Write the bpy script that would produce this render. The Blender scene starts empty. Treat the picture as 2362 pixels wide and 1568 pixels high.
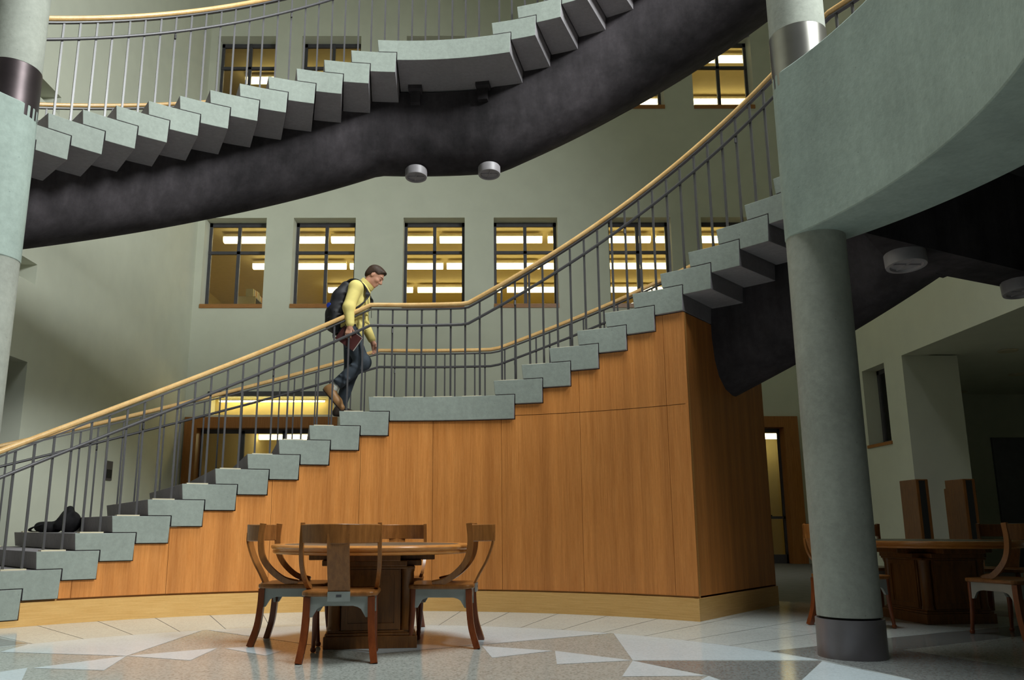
import bpy, bmesh, math, random
import numpy as np
from mathutils import Vector, Matrix
random.seed(7)
sin, cos, pi = math.sin, math.cos, math.pi
S = bpy.context.scene
COL = S.collection

# ---------------------------------------------------------------- camera
FPX, PITCH, ROLL, EYE = 1861.11, 0.2019985, -0.0014423, 0.83993
cam_d = bpy.data.cameras.new('camera'); cam = bpy.data.objects.new('camera', cam_d); COL.objects.link(cam)
fw = Vector((0, cos(PITCH), sin(PITCH))); up0 = Vector((0, -sin(PITCH), cos(PITCH))); rt0 = Vector((1, 0, 0))
rt = rt0 * cos(ROLL) + up0 * sin(ROLL); up = up0 * cos(ROLL) - rt0 * sin(ROLL)
cam.matrix_world = Matrix(((rt.x, up.x, -fw.x, 0), (rt.y, up.y, -fw.y, 0), (rt.z, up.z, -fw.z, EYE), (0, 0, 0, 1)))
cam_d.sensor_fit = 'HORIZONTAL'; cam_d.sensor_width = 36.0; cam_d.lens = FPX / 2362 * 36
cam_d.shift_x = 79.328 / 2362; cam_d.shift_y = 50.222 / 2362
cam_d.clip_start = .05; cam_d.clip_end = 200
S.camera = cam
# ---------------------------------------------------------------- world, lights, exposure
W = bpy.data.worlds.new('world'); S.world = W; W.use_nodes = True
W.node_tree.nodes['Background'].inputs[0].default_value = (.75, .9, 1, 1)
W.node_tree.nodes['Background'].inputs[1].default_value = .012
def area(name, loc, target, sx, sy, power, color):
    d = bpy.data.lights.new(name, 'AREA'); d.shape = 'RECTANGLE'; d.size = sx; d.size_y = sy; d.energy = power; d.color = color
    o = bpy.data.objects.new(name, d); COL.objects.link(o); o.location = loc
    o.rotation_euler = (Vector(target) - Vector(loc)).to_track_quat('-Z', 'Y').to_euler(); return o
area('skylight', (.9, 4.6, 15.5), (.7, 5.4, 0), 4.5, 4.5, 430, (.93, 1, .99)).data.spread = math.radians(88)
area('clerestory', (6.7, 1.3, 9.9), (-7, 13.6, 3.6), 3, 2.6, 520, (.93, 1, .975)).data.spread = math.radians(86)
S.view_settings.view_transform = 'Standard'; S.view_settings.look = 'None'
S.view_settings.exposure = 0.0; S.view_settings.gamma = 1.0; S.view_settings.use_curve_mapping = False
S.cycles.use_denoising = True
S.cycles.max_bounces = 8; S.cycles.sample_clamp_indirect = 6

# ---------------------------------------------------------------- materials
def srgb(r, g, b):
    f = lambda c: ((c / 255 + .055) / 1.055) ** 2.4 if c / 255 > .04045 else c / 255 / 12.92
    return (f(r), f(g), f(b), 1)
class NT:
    def __init__(s, name):
        s.m = bpy.data.materials.new(name); s.m.use_nodes = True; s.t = s.m.node_tree; s.n = s.t.nodes
        s.b = s.n['Principled BSDF']; s.out = s.n['Material Output']
    def node(s, typ, **kw):
        n = s.n.new(typ)
        for k, v in kw.items(): setattr(n, k, v)
        return n
    def link(s, a, b): s.t.links.new(a, b)
    def coords(s, kind='Object', scale=(1, 1, 1)):
        tc = s.node('ShaderNodeTexCoord'); mp = s.node('ShaderNodeMapping'); mp.inputs['Scale'].default_value = scale
        s.link(tc.outputs[kind], mp.inputs['Vector']); return mp.outputs[0]
    def noise(s, vec, scale, detail=4, rough=.55):
        n = s.node('ShaderNodeTexNoise'); n.inputs['Scale'].default_value = scale; n.inputs['Detail'].default_value = detail
        n.inputs['Roughness'].default_value = rough; s.link(vec, n.inputs['Vector']); return n.outputs['Fac']
    def ramp(s, fac, stops):
        r = s.node('ShaderNodeValToRGB'); e = r.color_ramp.elements
        while len(e) < len(stops): e.new(.5)
        for i, (p, c) in enumerate(stops): e[i].position = p; e[i].color = c
        s.link(fac, r.inputs[0]); return r.outputs[0]
    def mix(s, fac, a, b, mode='MIX'):
        m = s.node('ShaderNodeMix', data_type='RGBA', blend_type=mode)
        for sock, v in ((m.inputs[0], fac), (m.inputs[6], a), (m.inputs[7], b)):
            if hasattr(v, 'is_linked'): s.link(v, sock)
            else: sock.default_value = v
        return m.outputs[2]
    def bump(s, h, strength, dist=.01):
        b = s.node('ShaderNodeBump'); b.inputs['Strength'].default_value = strength; b.inputs['Distance'].default_value = dist
        s.link(h, b.inputs['Height']); s.link(b.outputs[0], s.b.inputs['Normal'])
    def set(s, rough=.6, metal=0, spec=.5, color=None):
        s.b.inputs['Roughness'].default_value = rough; s.b.inputs['Metallic'].default_value = metal
        s.b.inputs['Specular IOR Level'].default_value = spec
        if color is not None:
            if hasattr(color, 'is_linked'): s.link(color, s.b.inputs['Base Color'])
            else: s.b.inputs['Base Color'].default_value = color
        return s.m
def mul(c, k): return (c[0] * k, c[1] * k, c[2] * k, 1)
def plain(name, c, rough=.55, metal=0, spec=.5, var=.12, scale=6):
    t = NT(name); v = t.coords(); f = t.noise(v, scale)
    col = t.ramp(f, [(.3, mul(c, 1 - var)), (.7, mul(c, 1 + var))]); return t.set(rough, metal, spec, col)
def concrete(name, c, stain=.3, rough=.75, streak=.15, pits=True):
    t = NT(name); v = t.coords(); big = t.noise(v, .9, 6, .65); fine = t.noise(v, 22, 5, .7)
    st = t.noise(t.coords(scale=(3.2, 3.2, .35)), 1.5, 5, .6)
    col = t.ramp(big, [(.3, mul(c, 1 - stain)), (.72, mul(c, 1 + stain * .55))])
    col = t.mix(1, col, t.ramp(st, [(.35, (1 - streak,) * 3 + (1,)), (.65, (1, 1, 1, 1))]), 'MULTIPLY')
    col = t.mix(1, col, t.ramp(fine, [(.3, (.86, .86, .86, 1)), (.7, (1.06, 1.06, 1.06, 1))]), 'MULTIPLY')
    if pits:
        vo = t.node('ShaderNodeTexVoronoi'); vo.inputs['Scale'].default_value = 9; t.link(v, vo.inputs['Vector'])
        col = t.mix(1, col, t.ramp(vo.outputs['Distance'], [(.03, (.72, .72, .72, 1)), (.06, (1, 1, 1, 1))]), 'MULTIPLY')
    t.bump(fine, .15, .01); return t.set(rough, 0, .3, col)
def wood(name, c1, c2, scale=(9, 9, .5), kind='Object', rough=.35, bands=0, spec=.5):
    t = NT(name); v = t.coords(kind, scale); g = t.noise(v, 3, 7, .65)
    col = t.ramp(g, [(.3, c1), (.68, c2)])
    if bands:
        b = t.noise(t.coords(kind, (bands, .0, .0) if kind == 'UV' else (bands, bands, 0)), 1.0, 2, .4)
        col = t.mix(1, col, t.ramp(b, [(.35, (.84, .8, .76, 1)), (.6, (1.08, 1.08, 1.08, 1))]), 'MULTIPLY')
    f = t.noise(t.coords(kind, tuple(s * 8 for s in scale)), 4, 3)
    col = t.mix(1, col, t.ramp(f, [(.35, (.9, .9, .9, 1)), (.65, (1.04, 1.04, 1.04, 1))]), 'MULTIPLY')
    return t.set(rough, 0, spec, col)
def terrazzo(name, c, amt=.3, rough=.22):
    t = NT(name); v = t.coords()
    vo = t.node('ShaderNodeTexVoronoi'); vo.inputs['Scale'].default_value = 85; t.link(v, vo.inputs['Vector'])
    bw = t.node('ShaderNodeRGBToBW'); t.link(vo.outputs['Color'], bw.inputs[0])
    col = t.ramp(bw.outputs[0], [(.15, mul(c, 1 - amt)), (.45, c), (.85, mul(c, 1 + amt * .35))])
    big = t.noise(v, 1.3, 4); col = t.mix(1, col, t.ramp(big, [(.3, (.92, .92, .92, 1)), (.7, (1.04, 1.04, 1.04, 1))]), 'MULTIPLY')
    return t.set(rough, 0, .5, col)
def emit(name, c, strength):
    t = NT(name); t.b.inputs['Base Color'].default_value = (.8, .8, .8, 1)
    t.b.inputs['Emission Color'].default_value = c; t.b.inputs['Emission Strength'].default_value = strength; return t.m
def glass(name, tint=(1, 1, 1, 1), refl=.12):
    t = NT(name); t.n.remove(t.b); tr = t.node('ShaderNodeBsdfTransparent'); tr.inputs[0].default_value = tint
    gl = t.node('ShaderNodeBsdfGlossy'); gl.inputs['Roughness'].default_value = .02
    fr = t.node('ShaderNodeFresnel'); fr.inputs[0].default_value = 1.45
    mx = t.node('ShaderNodeMixShader'); t.link(fr.outputs[0], mx.inputs[0]); t.link(tr.outputs[0], mx.inputs[1]); t.link(gl.outputs[0], mx.inputs[2])
    t.link(mx.outputs[0], t.out.inputs[0]); return t.m
M = {}
M['wall'] = plain('wall_plaster', srgb(230, 231, 214), .8, 0, .2, .03, 2)
M['step'] = concrete('step_concrete', srgb(154, 161, 153), .1, .7, .06)
M['step_shade'] = concrete('step_shade_concrete', srgb(150, 144, 148), .12, .8, .08)  # treads, risers, undersides: step concrete with shade put into the colour
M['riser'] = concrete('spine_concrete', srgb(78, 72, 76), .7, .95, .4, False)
M['beam'] = concrete('beam_concrete', srgb(172, 186, 178), .22, .75, .12)
M['column'] = concrete('column_concrete', srgb(176, 178, 168), .25, .75, .1)
M['slab'] = concrete('slab_concrete', srgb(104, 100, 104), .35, .85, .2, False)
M['clad'] = wood('maple_veneer', srgb(204, 126, 58), srgb(228, 152, 82), (22, .8, 1), 'UV', .4, 7)
M['plinth'] = wood('maple_plinth', srgb(218, 164, 92), srgb(236, 188, 118), (1.2, 26, 1), 'UV', .38)
M['rail_wood'] = wood('handrail_wood', srgb(222, 172, 108), srgb(240, 198, 138), (3, 3, 3), 'Object', .22)
M['steel'] = plain('painted_steel', srgb(90, 87, 89), .38, .35, .5, .06)
M['collar'] = plain('brushed_collar', srgb(168, 164, 158), .3, .9, .5, .12, 3)
M['bronze'] = plain('bronze_collar', srgb(84, 74, 76), .42, .8, .5, .25, 3)
M['colbase'] = plain('column_base', srgb(128, 122, 126), .36, .55, .5, .12, 4)
M['white_tile'] = terrazzo('white_terrazzo', srgb(220, 232, 238), .1, .14)
M['grey_tile'] = terrazzo('grey_terrazzo', srgb(180, 184, 178), .35, .14)
M['dark_tile'] = terrazzo('dark_terrazzo', srgb(142, 145, 144), .35, .14)
M['ring_tile'] = terrazzo('ring_terrazzo', srgb(212, 218, 216), .14, .12)
M['grout'] = plain('grout', srgb(116, 112, 106), .8)
M['frame'] = plain('window_frame_paint', srgb(84, 82, 88), .45, .1)
M['sill'] = wood('sill_wood', srgb(170, 112, 60), srgb(196, 136, 78), (2, 12, 12))
M['portal'] = wood('portal_wood', srgb(158, 98, 44), srgb(190, 126, 64), (12, 12, .8))
M['glass'] = glass('window_glass')
M['cream'] = plain('room_cream', srgb(200, 184, 134), .8, 0, .2, .04)
M['tube'] = emit('fluorescent', (1, .86, .44, 1), 6.5)
M['tube2'] = emit('transom_tube', (1, .82, .36, 1), 16)
M['spot'] = emit('downlight_glow', (1, .82, .5, 1), 3)
M['fix'] = plain('fixture_white', srgb(220, 210, 180), .5)
M['fixgrey'] = plain('fixture_grey', srgb(160, 154, 158), .5, .1)
M['lens'] = plain('lamp_reflector', srgb(206, 202, 172), .3, .35, .5, .45, 60)
M['black'] = plain('black_fabric', srgb(24, 22, 24), .8, 0, .3, .3, 30)
M['dark'] = plain('dark_void', srgb(28, 28, 26), .8)
M['chair'] = wood('chair_wood', srgb(124, 76, 34), srgb(162, 104, 52), (14, 14, 2), 'Object', .3)
M['chair_leg'] = wood('chair_leg_wood', srgb(108, 50, 22), srgb(138, 70, 34), (14, 14, 2), 'Object', .3)
M['apron'] = plain('apron_grey', srgb(168, 172, 170), .4, .3)
M['table_edge'] = wood('table_edge_wood', srgb(190, 118, 54), srgb(218, 148, 78), (3, 3, 20), 'Object', .25)
M['table_top'] = plain('table_top_inlay', srgb(84, 84, 76), .3, 0, .5, .06)
M['pedestal'] = wood('pedestal_wood', srgb(104, 62, 24), srgb(138, 88, 40), (14, 14, 1.5), 'Object', .35)

# ---------------------------------------------------------------- mesh helpers
class MB:
    def __init__(s): s.v = []; s.f = []; s.mi = []; s.uv = {}; s.cur = 0; s.sm = []; s.smooth = False
    def V(s, p): s.v.append(tuple(p)); return len(s.v) - 1
    def F(s, ids, uv=None):
        s.f.append(tuple(ids)); s.mi.append(s.cur); s.sm.append(s.smooth)
        if uv: s.uv[len(s.f) - 1] = uv
    def quad(s, a, b, c, d, uv=None): s.F([s.V(a), s.V(b), s.V(c), s.V(d)], uv)
    def hexa(s, p):           # p[0..3] bottom ring, p[4..7] top ring
        i = [s.V(q) for q in p]
        for f in ((3, 2, 1, 0), (4, 5, 6, 7), (0, 1, 5, 4), (1, 2, 6, 5), (2, 3, 7, 6), (3, 0, 4, 7)): s.F([i[k] for k in f])
        return s
    def box(s, x0, x1, y0, y1, z0, z1, rz=0, c=None):
        P = [(x0, y0, z0), (x1, y0, z0), (x1, y1, z0), (x0, y1, z0), (x0, y0, z1), (x1, y0, z1), (x1, y1, z1), (x0, y1, z1)]
        if rz:
            cx, cy = c or ((x0 + x1) / 2, (y0 + y1) / 2)
            P = [(cx + (x - cx) * cos(rz) - (y - cy) * sin(rz), cy + (x - cx) * sin(rz) + (y - cy) * cos(rz), z) for x, y, z in P]
        return s.hexa(P)
    def sweep(s, pts, prof, closed_prof=True, upv=(0, 0, 1), caps=True, scales=None):
        """sweep a 2D profile (side, up) along 3D points"""
        pts = [Vector(p) for p in pts]; n = len(pts); m = len(prof); rings = []
        for i, p in enumerate(pts):
            t = (pts[min(i + 1, n - 1)] - pts[max(i - 1, 0)]).normalized(); u = Vector(upv)
            sd = t.cross(u)
            if sd.length < 1e-4: sd = t.cross(Vector((0, 1, 0)))
            sd.normalize(); uu = sd.cross(t).normalized(); k = scales[i] if scales else 1
            rings.append([s.V(p + sd * (a * k) + uu * (b * k)) for a, b in prof])
        for i in range(n - 1):
            for j in range(m if closed_prof else m - 1):
                a, b = rings[i], rings[i + 1]; s.F([a[j], a[(j + 1) % m], b[(j + 1) % m], b[j]])
        if caps and closed_prof: s.F(list(reversed(rings[0]))); s.F(rings[-1])
        return s
    def tube(s, pts, r, n=10, scales=None): return s.sweep(pts, [(r * cos(2 * pi * k / n), r * sin(2 * pi * k / n)) for k in range(n)], scales=scales)
    def lathe(s, prof, n=32, c=(0, 0), a0=0, a1=2 * pi):
        full = abs(a1 - a0 - 2 * pi) < 1e-6; k = n if full else n + 1
        rows = [[s.V((c[0] + r * cos(a0 + (a1 - a0) * j / n), c[1] + r * sin(a0 + (a1 - a0) * j / n), z)) for j in range(k)] for r, z in prof]
        for i in range(len(rows) - 1):
            for j in range(n): s.F([rows[i][j], rows[i][(j + 1) % k], rows[i + 1][(j + 1) % k], rows[i + 1][j]])
        if full:
            if prof[0][0] > 1e-5: s.F(list(reversed(rows[0])))
            if prof[-1][0] > 1e-5: s.F(rows[-1])
        return s
    def poly(s, pts): s.F([s.V(p) for p in pts]); return s
    def prism(s, pts2, z0, z1):
        lo = [s.V((x, y, z0)) for x, y in pts2]; hi = [s.V((x, y, z1)) for x, y in pts2]; n = len(lo)
        s.F(list(reversed(lo))); s.F(hi)
        for i in range(n): s.F([lo[i], lo[(i + 1) % n], hi[(i + 1) % n], hi[i]])
        return s
    def build(s, name, mats, parent=None, smooth=None, fix=True, bevel=0):
        me = bpy.data.meshes.new(name); me.from_pydata(s.v, [], s.f)
        for m in (mats if isinstance(mats, (list, tuple)) else [mats]): me.materials.append(M[m] if isinstance(m, str) else m)
        me.polygons.foreach_set('material_index', s.mi)
        if s.uv:
            l = me.uv_layers.new(name='UVMap')
            for pi_, uvs in s.uv.items():
                for k, li in enumerate(me.polygons[pi_].loop_indices): l.data[li].uv = uvs[k]
        if fix:
            bm = bmesh.new(); bm.from_mesh(me); bmesh.ops.remove_doubles(bm, verts=bm.verts, dist=1e-5)
            bmesh.ops.recalc_face_normals(bm, faces=bm.faces); bm.to_mesh(me); bm.free()
        if smooth is not None:
            me.polygons.foreach_set('use_smooth', [True] * len(me.polygons)); me.set_sharp_from_angle(angle=math.radians(smooth))
        me.update()
        o = bpy.data.objects.new(name, me); COL.objects.link(o)
        if parent: o.parent = parent
        if bevel:
            b = o.modifiers.new('bevel', 'BEVEL'); b.width = bevel; b.segments = 2; b.limit_method = 'ANGLE'
        return o
def empty(name, loc=(0, 0, 0), rz=0):
    o = bpy.data.objects.new(name, None); COL.objects.link(o); o.location = loc; o.rotation_euler = (0, 0, rz); o.empty_display_size = .1; return o
def tag(o, label=None, cat=None, group=None, kind=None):
    for k, v in (('label', label), ('category', cat), ('group', group), ('kind', kind)):
        if v: o[k] = v
    return o
def struct(o): o['kind'] = 'structure'; return o
def copy_tree(o, parent=None):
    c = o.copy(); COL.objects.link(c); c.parent = parent
    for ch in list(o.children): copy_tree(ch, c)
    return c

# ---------------------------------------------------------------- stair geometry (one helix, two storeys)
CX, CY, R = -0.79982, 4.14637, 4.44387
RISE, A14, DTH, GAP, OB, OC, TH, DTH2 = .158, -0.0844724, 0.0689107, 0.304478, 0.0505107, 0.0480583, 0.25375, 0.0686657
RO = 6.98
STOREY = 27
Z1 = STOREY * RISE
def ang(k): return A14 + (DTH * (k - 14) if k <= 14 else GAP + DTH2 * (k - 15))
def pol(a, r, z=0): return Vector((CX + r * sin(a), CY + r * cos(a), z))
def zline(a, a1, a2):
    if a < a1: return 14 * RISE + (a - a1) / DTH * RISE
    if a <= a2: return 14 * RISE
    return 14 * RISE + (a - a2) / DTH2 * RISE
def zbelly(a): return zline(max(min(a, 1.044), -1.05), -.085, .19)

def step_block(k, zoff, name, parent, floor_clip=False):
    """one precast block: a tread whose rear part hangs lower and sits behind the next"""
    z = k * RISE + zoff; g = .006; ga = .0016; lean = .0032
    aL, aN, aR, aC = ang(k), ang(k) + OB + ga, ang(k + 1) + OB, ang(k + 1) + OC
    zn, zb = z - RISE + g, z - TH
    if floor_clip: zb = max(zb, zoff + .004); zn = max(zn, zoff + .004)
    mb = MB()
    def cell(a0t, a1t, a0b, a1b, z1, z0):
        P = [pol(a0b, R, z0), pol(a1b, R, z0), pol(a1b, RO, z0), pol(a0b, RO, z0), pol(a0t, R, z1), pol(a1t, R, z1), pol(a1t, RO, z1), pol(a0t, RO, z1)]
        return P
    n = max(1, int(round((aR - aN) / .034)))
    mb.cur = 0
    cols = [aL, aN] + [aN + (aR - aN) * (i + 1) / n for i in range(n)]
    colsb = [aL + lean, aN] + [aN + (aR - aN) * (i + 1) / n for i in range(n)]
    colsc = [aN + (aC - aN) * i / n for i in range(n + 1)]
    colsm = [aN + ((aR + (aC - aR) * (RISE / TH)) - aN) * i / n for i in range(n + 1)]
    def grid(r):
        top = [mb.V(pol(a, r, z)) for a in cols]
        mid = [mb.V(pol(colsb[0], r, zn))] + [mb.V(pol(a, r, zn)) for a in colsm]
        bot = [mb.V(pol(a, r, zb)) for a in colsc]
        return top, mid, bot
    I, O = grid(R), grid(RO)
    for G in (I, O):
        t, m, b = G
        for i in range(len(t) - 1): mb.F([m[i], m[i + 1], t[i + 1], t[i]])
        for i in range(len(b) - 1): mb.F([b[i], b[i + 1], m[i + 2], m[i + 1]])
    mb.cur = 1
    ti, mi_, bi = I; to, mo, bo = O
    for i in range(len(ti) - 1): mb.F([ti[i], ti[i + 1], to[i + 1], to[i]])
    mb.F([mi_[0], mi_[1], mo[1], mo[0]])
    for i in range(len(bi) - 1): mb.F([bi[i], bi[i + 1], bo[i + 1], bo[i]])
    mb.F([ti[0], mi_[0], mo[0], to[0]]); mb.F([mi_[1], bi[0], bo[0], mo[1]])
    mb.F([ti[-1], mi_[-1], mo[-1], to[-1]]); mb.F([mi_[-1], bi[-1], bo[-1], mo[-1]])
    return mb.build(name, ['step', 'step_shade'], parent, bevel=.004)

def spine(a0, a1, zoff, parent):
    prof = [(5.135, .85), (5.135, .55), (5.18, .325), (5.265, .16), (5.417, .045), (5.6, 0), (5.69, 0), (5.9, .07), (6.15, .2), (6.5, .39), (6.8, .58), (6.88, .68), (6.88, .88)]
    n = int((a1 - a0) / .02); mb = MB(); rows = []
    for i in range(n + 1):
        a = a0 + (a1 - a0) * i / n; zb = zoff + zbelly(a) - 1.13
        rows.append([mb.V(pol(a, r, zb + dz)) for r, dz in prof])
    m = len(prof)
    for i in range(n):
        for j in range(m): mb.F([rows[i][j], rows[i][(j + 1) % m], rows[i + 1][(j + 1) % m], rows[i + 1][j]])
    mb.F(rows[0]); mb.F(list(reversed(rows[-1])))
    return mb.build('spine_beam', 'riser', parent, smooth=45)

def railing(zoff, r_rail, kmin, kmax, outer, label, group, ext=0):
    """posts, wood handrail with a steel bar under it and a lower tube rail"""
    H = 1.075
    t = empty('stair_railing', pol(ang(14), r_rail, 14 * RISE + zoff)); base = Vector(t.location); tag(t, label, 'railing', group)
    def zr(a): return min(zline(a, ang(14), ang(15) - DTH2), Z1) + zoff
    a0, a1 = ang(kmin) - .0, ext or ang(kmax) + .03
    n = int((a1 - a0) / .0172)
    keys = sorted([a0 + (a1 - a0) * i / n for i in range(n + 1)])
    def path(dz, dr=0, lo=a0, hi=a1): return [pol(a, r_rail + dr, zr(a) + dz) - base for a in keys if lo <= a <= hi]
    MB().tube(path(H - .026), .026, 12).build('handrail', 'rail_wood', t, smooth=50)
    MB().sweep(path(H - .075), [(-.02, -.007), (.02, -.007), (.02, .007), (-.02, .007)]).build('rail_bar', 'steel', t)
    MB().tube(path(H - .265, -.02), .016, 10).build('mid_rail', 'steel', t, smooth=50)
    posts = []
    for k in range(kmin, kmax + 1):
        if k == 14:
            if outer: fr = [(i + f) / 5 for i in range(5) for f in (.2, .54)]; posts += [(14, ang(14) + GAP * f) for f in fr]
            else: posts += [(14, ang(14) + .0175 + .0357 * i) for i in range(8)]
        else:
            d = DTH if k < 14 else DTH2
            for f in ((.22, .62) if outer else (.25, .74)): posts.append((k, ang(k) + f * d))
    if ext: posts += [(STOREY, ang(27) + .02 + .0355 * i) for i in range(int((ext - ang(27)) / .0355))]
    for i, (k, a) in enumerate(posts):
        z0 = k * RISE + zoff
        p = pol(a, r_rail); q = .0095; m_ = MB()
        m_.box(p.x - q - base.x, p.x + q - base.x, p.y - q - base.y, p.y + q - base.y, z0 - base.z + .0, zr(a) + H - .08 - base.z, rz=-a)
        m_.build('baluster', 'steel', t)
    for i in range(0, len(posts) - 1, 2):
        k = posts[i][0]; z0 = k * RISE + zoff; b0, b1 = posts[i][1] - .006, posts[i + 1][1] + .006
        P = [pol(b0, r_rail - .045), pol(b1, r_rail - .045), pol(b1, r_rail + .045), pol(b0, r_rail + .045)]
        m_ = MB(); m_.prism([(q.x - base.x, q.y - base.y) for q in P], z0 - base.z, z0 - base.z + .012); m_.build('base_plate', 'fix', t)
    for i in range(3, len(posts), 8):
        a = posts[i][1]; p = pol(a, r_rail - .02, zr(a) + H - .3) - base
        MB().tube([p, p + Vector((0, 0, -.05))], .011, 8).build('rail_bracket', 'steel', t)
    return t

low = tag(empty('staircase', pol(ang(14), R, 0)), 'lower curved concrete staircase rising over the maple wood panelling', 'staircase')
upp = tag(empty('staircase', pol(ang(14), R, Z1)), 'upper curved concrete staircase crossing overhead with bare dark underside', 'staircase')
def reparent(o, t): o.location = -Vector(t.location)
for k in range(1, 28): reparent(step_block(k, 0, 'step', low, True), low)
for k in range(0, 23): reparent(step_block(k, Z1, 'step', upp), upp)
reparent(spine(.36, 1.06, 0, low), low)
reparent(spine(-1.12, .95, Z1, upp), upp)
# bearing brackets under the upper landing
for a in (.005, .172):
    m_ = MB(); p = pol(a, 5.1)
    m_.box(p.x - .085, p.x + .085, p.y - .12, p.y + .03, 41 * RISE - TH - .05, 41 * RISE - TH + .0, rz=-a)
    m_.box(p.x - .06, p.x + .06, p.y - .05, p.y + .03, 41 * RISE - TH - .2, 41 * RISE - TH - .05, rz=-a, c=(p.x, p.y))
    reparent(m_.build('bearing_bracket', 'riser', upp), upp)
railing(0, R + .085, 1, 26, False, 'inner railing of the lower staircase with pale wood handrail', 'stair railings', 1.6)
railing(0, 6.9, 1, 24, True, 'outer railing of the lower staircase, seen behind the walking man', 'stair railings')
railing(Z1, R + .085, 1, 21, False, 'inner railing of the upper staircase with brightly lit top rail', 'stair railings')
railing(Z1, 6.9, 1, 20, True, 'outer railing of the upper staircase, its orange handrail showing at upper left', 'stair railings')

# ---------------------------------------------------------------- wood enclosure under the lower flight
AE = .6794
enc = tag(empty('stair_enclosure', pol(.3, R, 0)), 'curved maple veneer enclosure under the lower staircase with pale plinth', 'wood panelling')
eb = Vector(enc.location)
def ztop(a):
    for k in range(2, 24):
        if ang(k) + OB <= a < ang(k + 1) + OB: return k * RISE - TH - .008
    return -1
def wall_strip(mb, a0, a1, r, z0, z1, th=.02):
    P = [(a0, z0), (a1, z0), (a1, z1), (a0, z1)]
    for rr in (r, r + th):
        mb.quad(*[pol(a, rr, z) - eb for a, z in P], uv=[(a * R, z) for a, z in P])
    mb.quad(*[pol(a, rr, z1) - eb for a, rr in ((a0, r), (a1, r), (a1, r + th), (a0, r + th))], uv=[(a0 * R, z1)] * 4)
    for a in (a0, a1): mb.quad(pol(a, r, z0) - eb, pol(a, r + th, z0) - eb, pol(a, r + th, z1) - eb, pol(a, r, z1) - eb, uv=[(a * R, z0), (a * R, z0), (a * R, z1), (a * R, z1)])
joints = [-.86, -.70, -.515, -.3, -.1, .072, .237, .4256, .63, AE]
brk = sorted(set([ang(k) + OB for k in range(2, 24)] + [-.9 + .025 * i for i in range(80)]))
def panel_piece(a0, a1, z0, z1max, r, mat, name):
    mb = MB(); xs = [a0] + [b for b in brk if a0 + 1e-4 < b < a1 - 1e-4] + [a1]
    for b0, b1 in zip(xs[:-1], xs[1:]):
        zt = min(ztop((b0 + b1) / 2), z1max)
        if zt > z0 + .004: wall_strip(mb, b0, b1, r, z0, zt)
    if mb.f: mb.build(name, mat, enc)
for j0, j1 in zip(joints[:-1], joints[1:]):
    if j0 >= .23:
        panel_piece(j0 + .0004, j1 - .0004, .218, 1.99, R + .03, 'clad', 'panel'); panel_piece(j0 + .0004, j1 - .0004, 1.996, 9, R + .03, 'clad', 'panel')
    else: panel_piece(j0 + .0004, j1 - .0004, .218, 9, R + .03, 'clad', 'panel')
panel_piece(-1.02, AE, .0, .2, R + .012, 'plinth', 'plinth')
panel_piece(-1.02, AE, .0, 9, R + .052, 'plinth', 'backing')
panel_piece(-.95, AE, .0, 9, 6.48, 'clad', 'outer_panel')
# end panel (radial), with plinth
def radial_board(a, r0, r1, z0, z1, th, mat, name):
    mb = MB(); n = Vector((cos(a), -sin(a), 0))
    p0, p1 = pol(a, r0), pol(a, r1)
    P = [p0, p1, p1 - n * th, p0 - n * th]
    for z in (0,):
        v = [Vector((q.x, q.y, z0)) - eb for q in P] + [Vector((q.x, q.y, z1)) - eb for q in P]
        for f in ((0, 1, 5, 4), (1, 2, 6, 5), (2, 3, 7, 6), (3, 0, 4, 7), (4, 5, 6, 7), (3, 2, 1, 0)):
            uv = [((r1 - r0) * (1 if i in (1, 2, 5, 6) else 0), z1 if i > 3 else z0) for i in f]
            mb.quad(*[v[i] for i in f], uv=uv)
    return mb.build(name, mat, enc)
radial_board(AE, R + .03, R + 1.27, .218, 20 * RISE - TH - .01, .03, 'clad', 'end_panel')
radial_board(AE, R + 1.274, 6.5, .218, 20 * RISE - TH - .01, .03, 'clad', 'end_panel')
radial_board(AE + .002, R + .012, 6.52, 0, .2, .05, 'plinth', 'plinth')

# ---------------------------------------------------------------- floor
WALL_Y, LEFT_X, RIGHT_X = 19.17, -7.02, 8.0
fl = MB(); fl.cur = 0
fl.box(-12, 14, -6, 27, -.2, -.002)
RB = 3.262
fl.cur = 1   # light ring of radial tiles between the wood plinth and the inner disc
na = 56
for i in range(na):
    a0 = -pi + 2 * pi * i / na + .0285; a1 = a0 + 2 * pi / na
    for r0, r1 in ((RB, 4.43), (4.436, 5.6), (5.606, 6.95)):
        e0, e1 = a0 + .004 / r1, a1 - .004 / r1; am = (e0 + e1) / 2
        fl.poly([pol(e0, r0, 0), pol(am, r0, 0), pol(e1, r0, 0), pol(e1, r1, 0), pol(am, r1, 0), pol(e0, r1, 0)])
fl.cur = 2
fl.poly([pol(-pi + 2 * pi * i / 96, RB - .006, 0) for i in range(96)])
def pat(mat, pts):
    fl.cur = mat; fl.poly([(p[0], p[1], .0012 if mat == 3 else .0008) for p in pts])
def ringpts(a0, a1, n=10): return [pol(a0 + (a1 - a0) * i / n, RB - .01, .0012) for i in range(n + 1)]
def pat_ring(mat, a0, a1, pts):
    fl.cur = mat; fl.poly(ringpts(a0, a1) + [(p[0], p[1], .0012) for p in pts])
pat_ring(3, -.88, -.478, [(-2.347, 5.673), (-3.297, 5.852)])
pat(3, [(-2.347, 5.673), (-1.856, 5.483), (-1.852, 6.019)])
pat(3, [(-1.796, 6.014), (-1.421, 5.676), (-1.357, 5.891), (-1.640, 6.110)])
pat_ring(3, -.465, .612, [(-0.697, 5.744)])
pat(3, [(-2.347, 5.673), (-2.726, 5.200), (-2.247, 5.120)])
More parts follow.
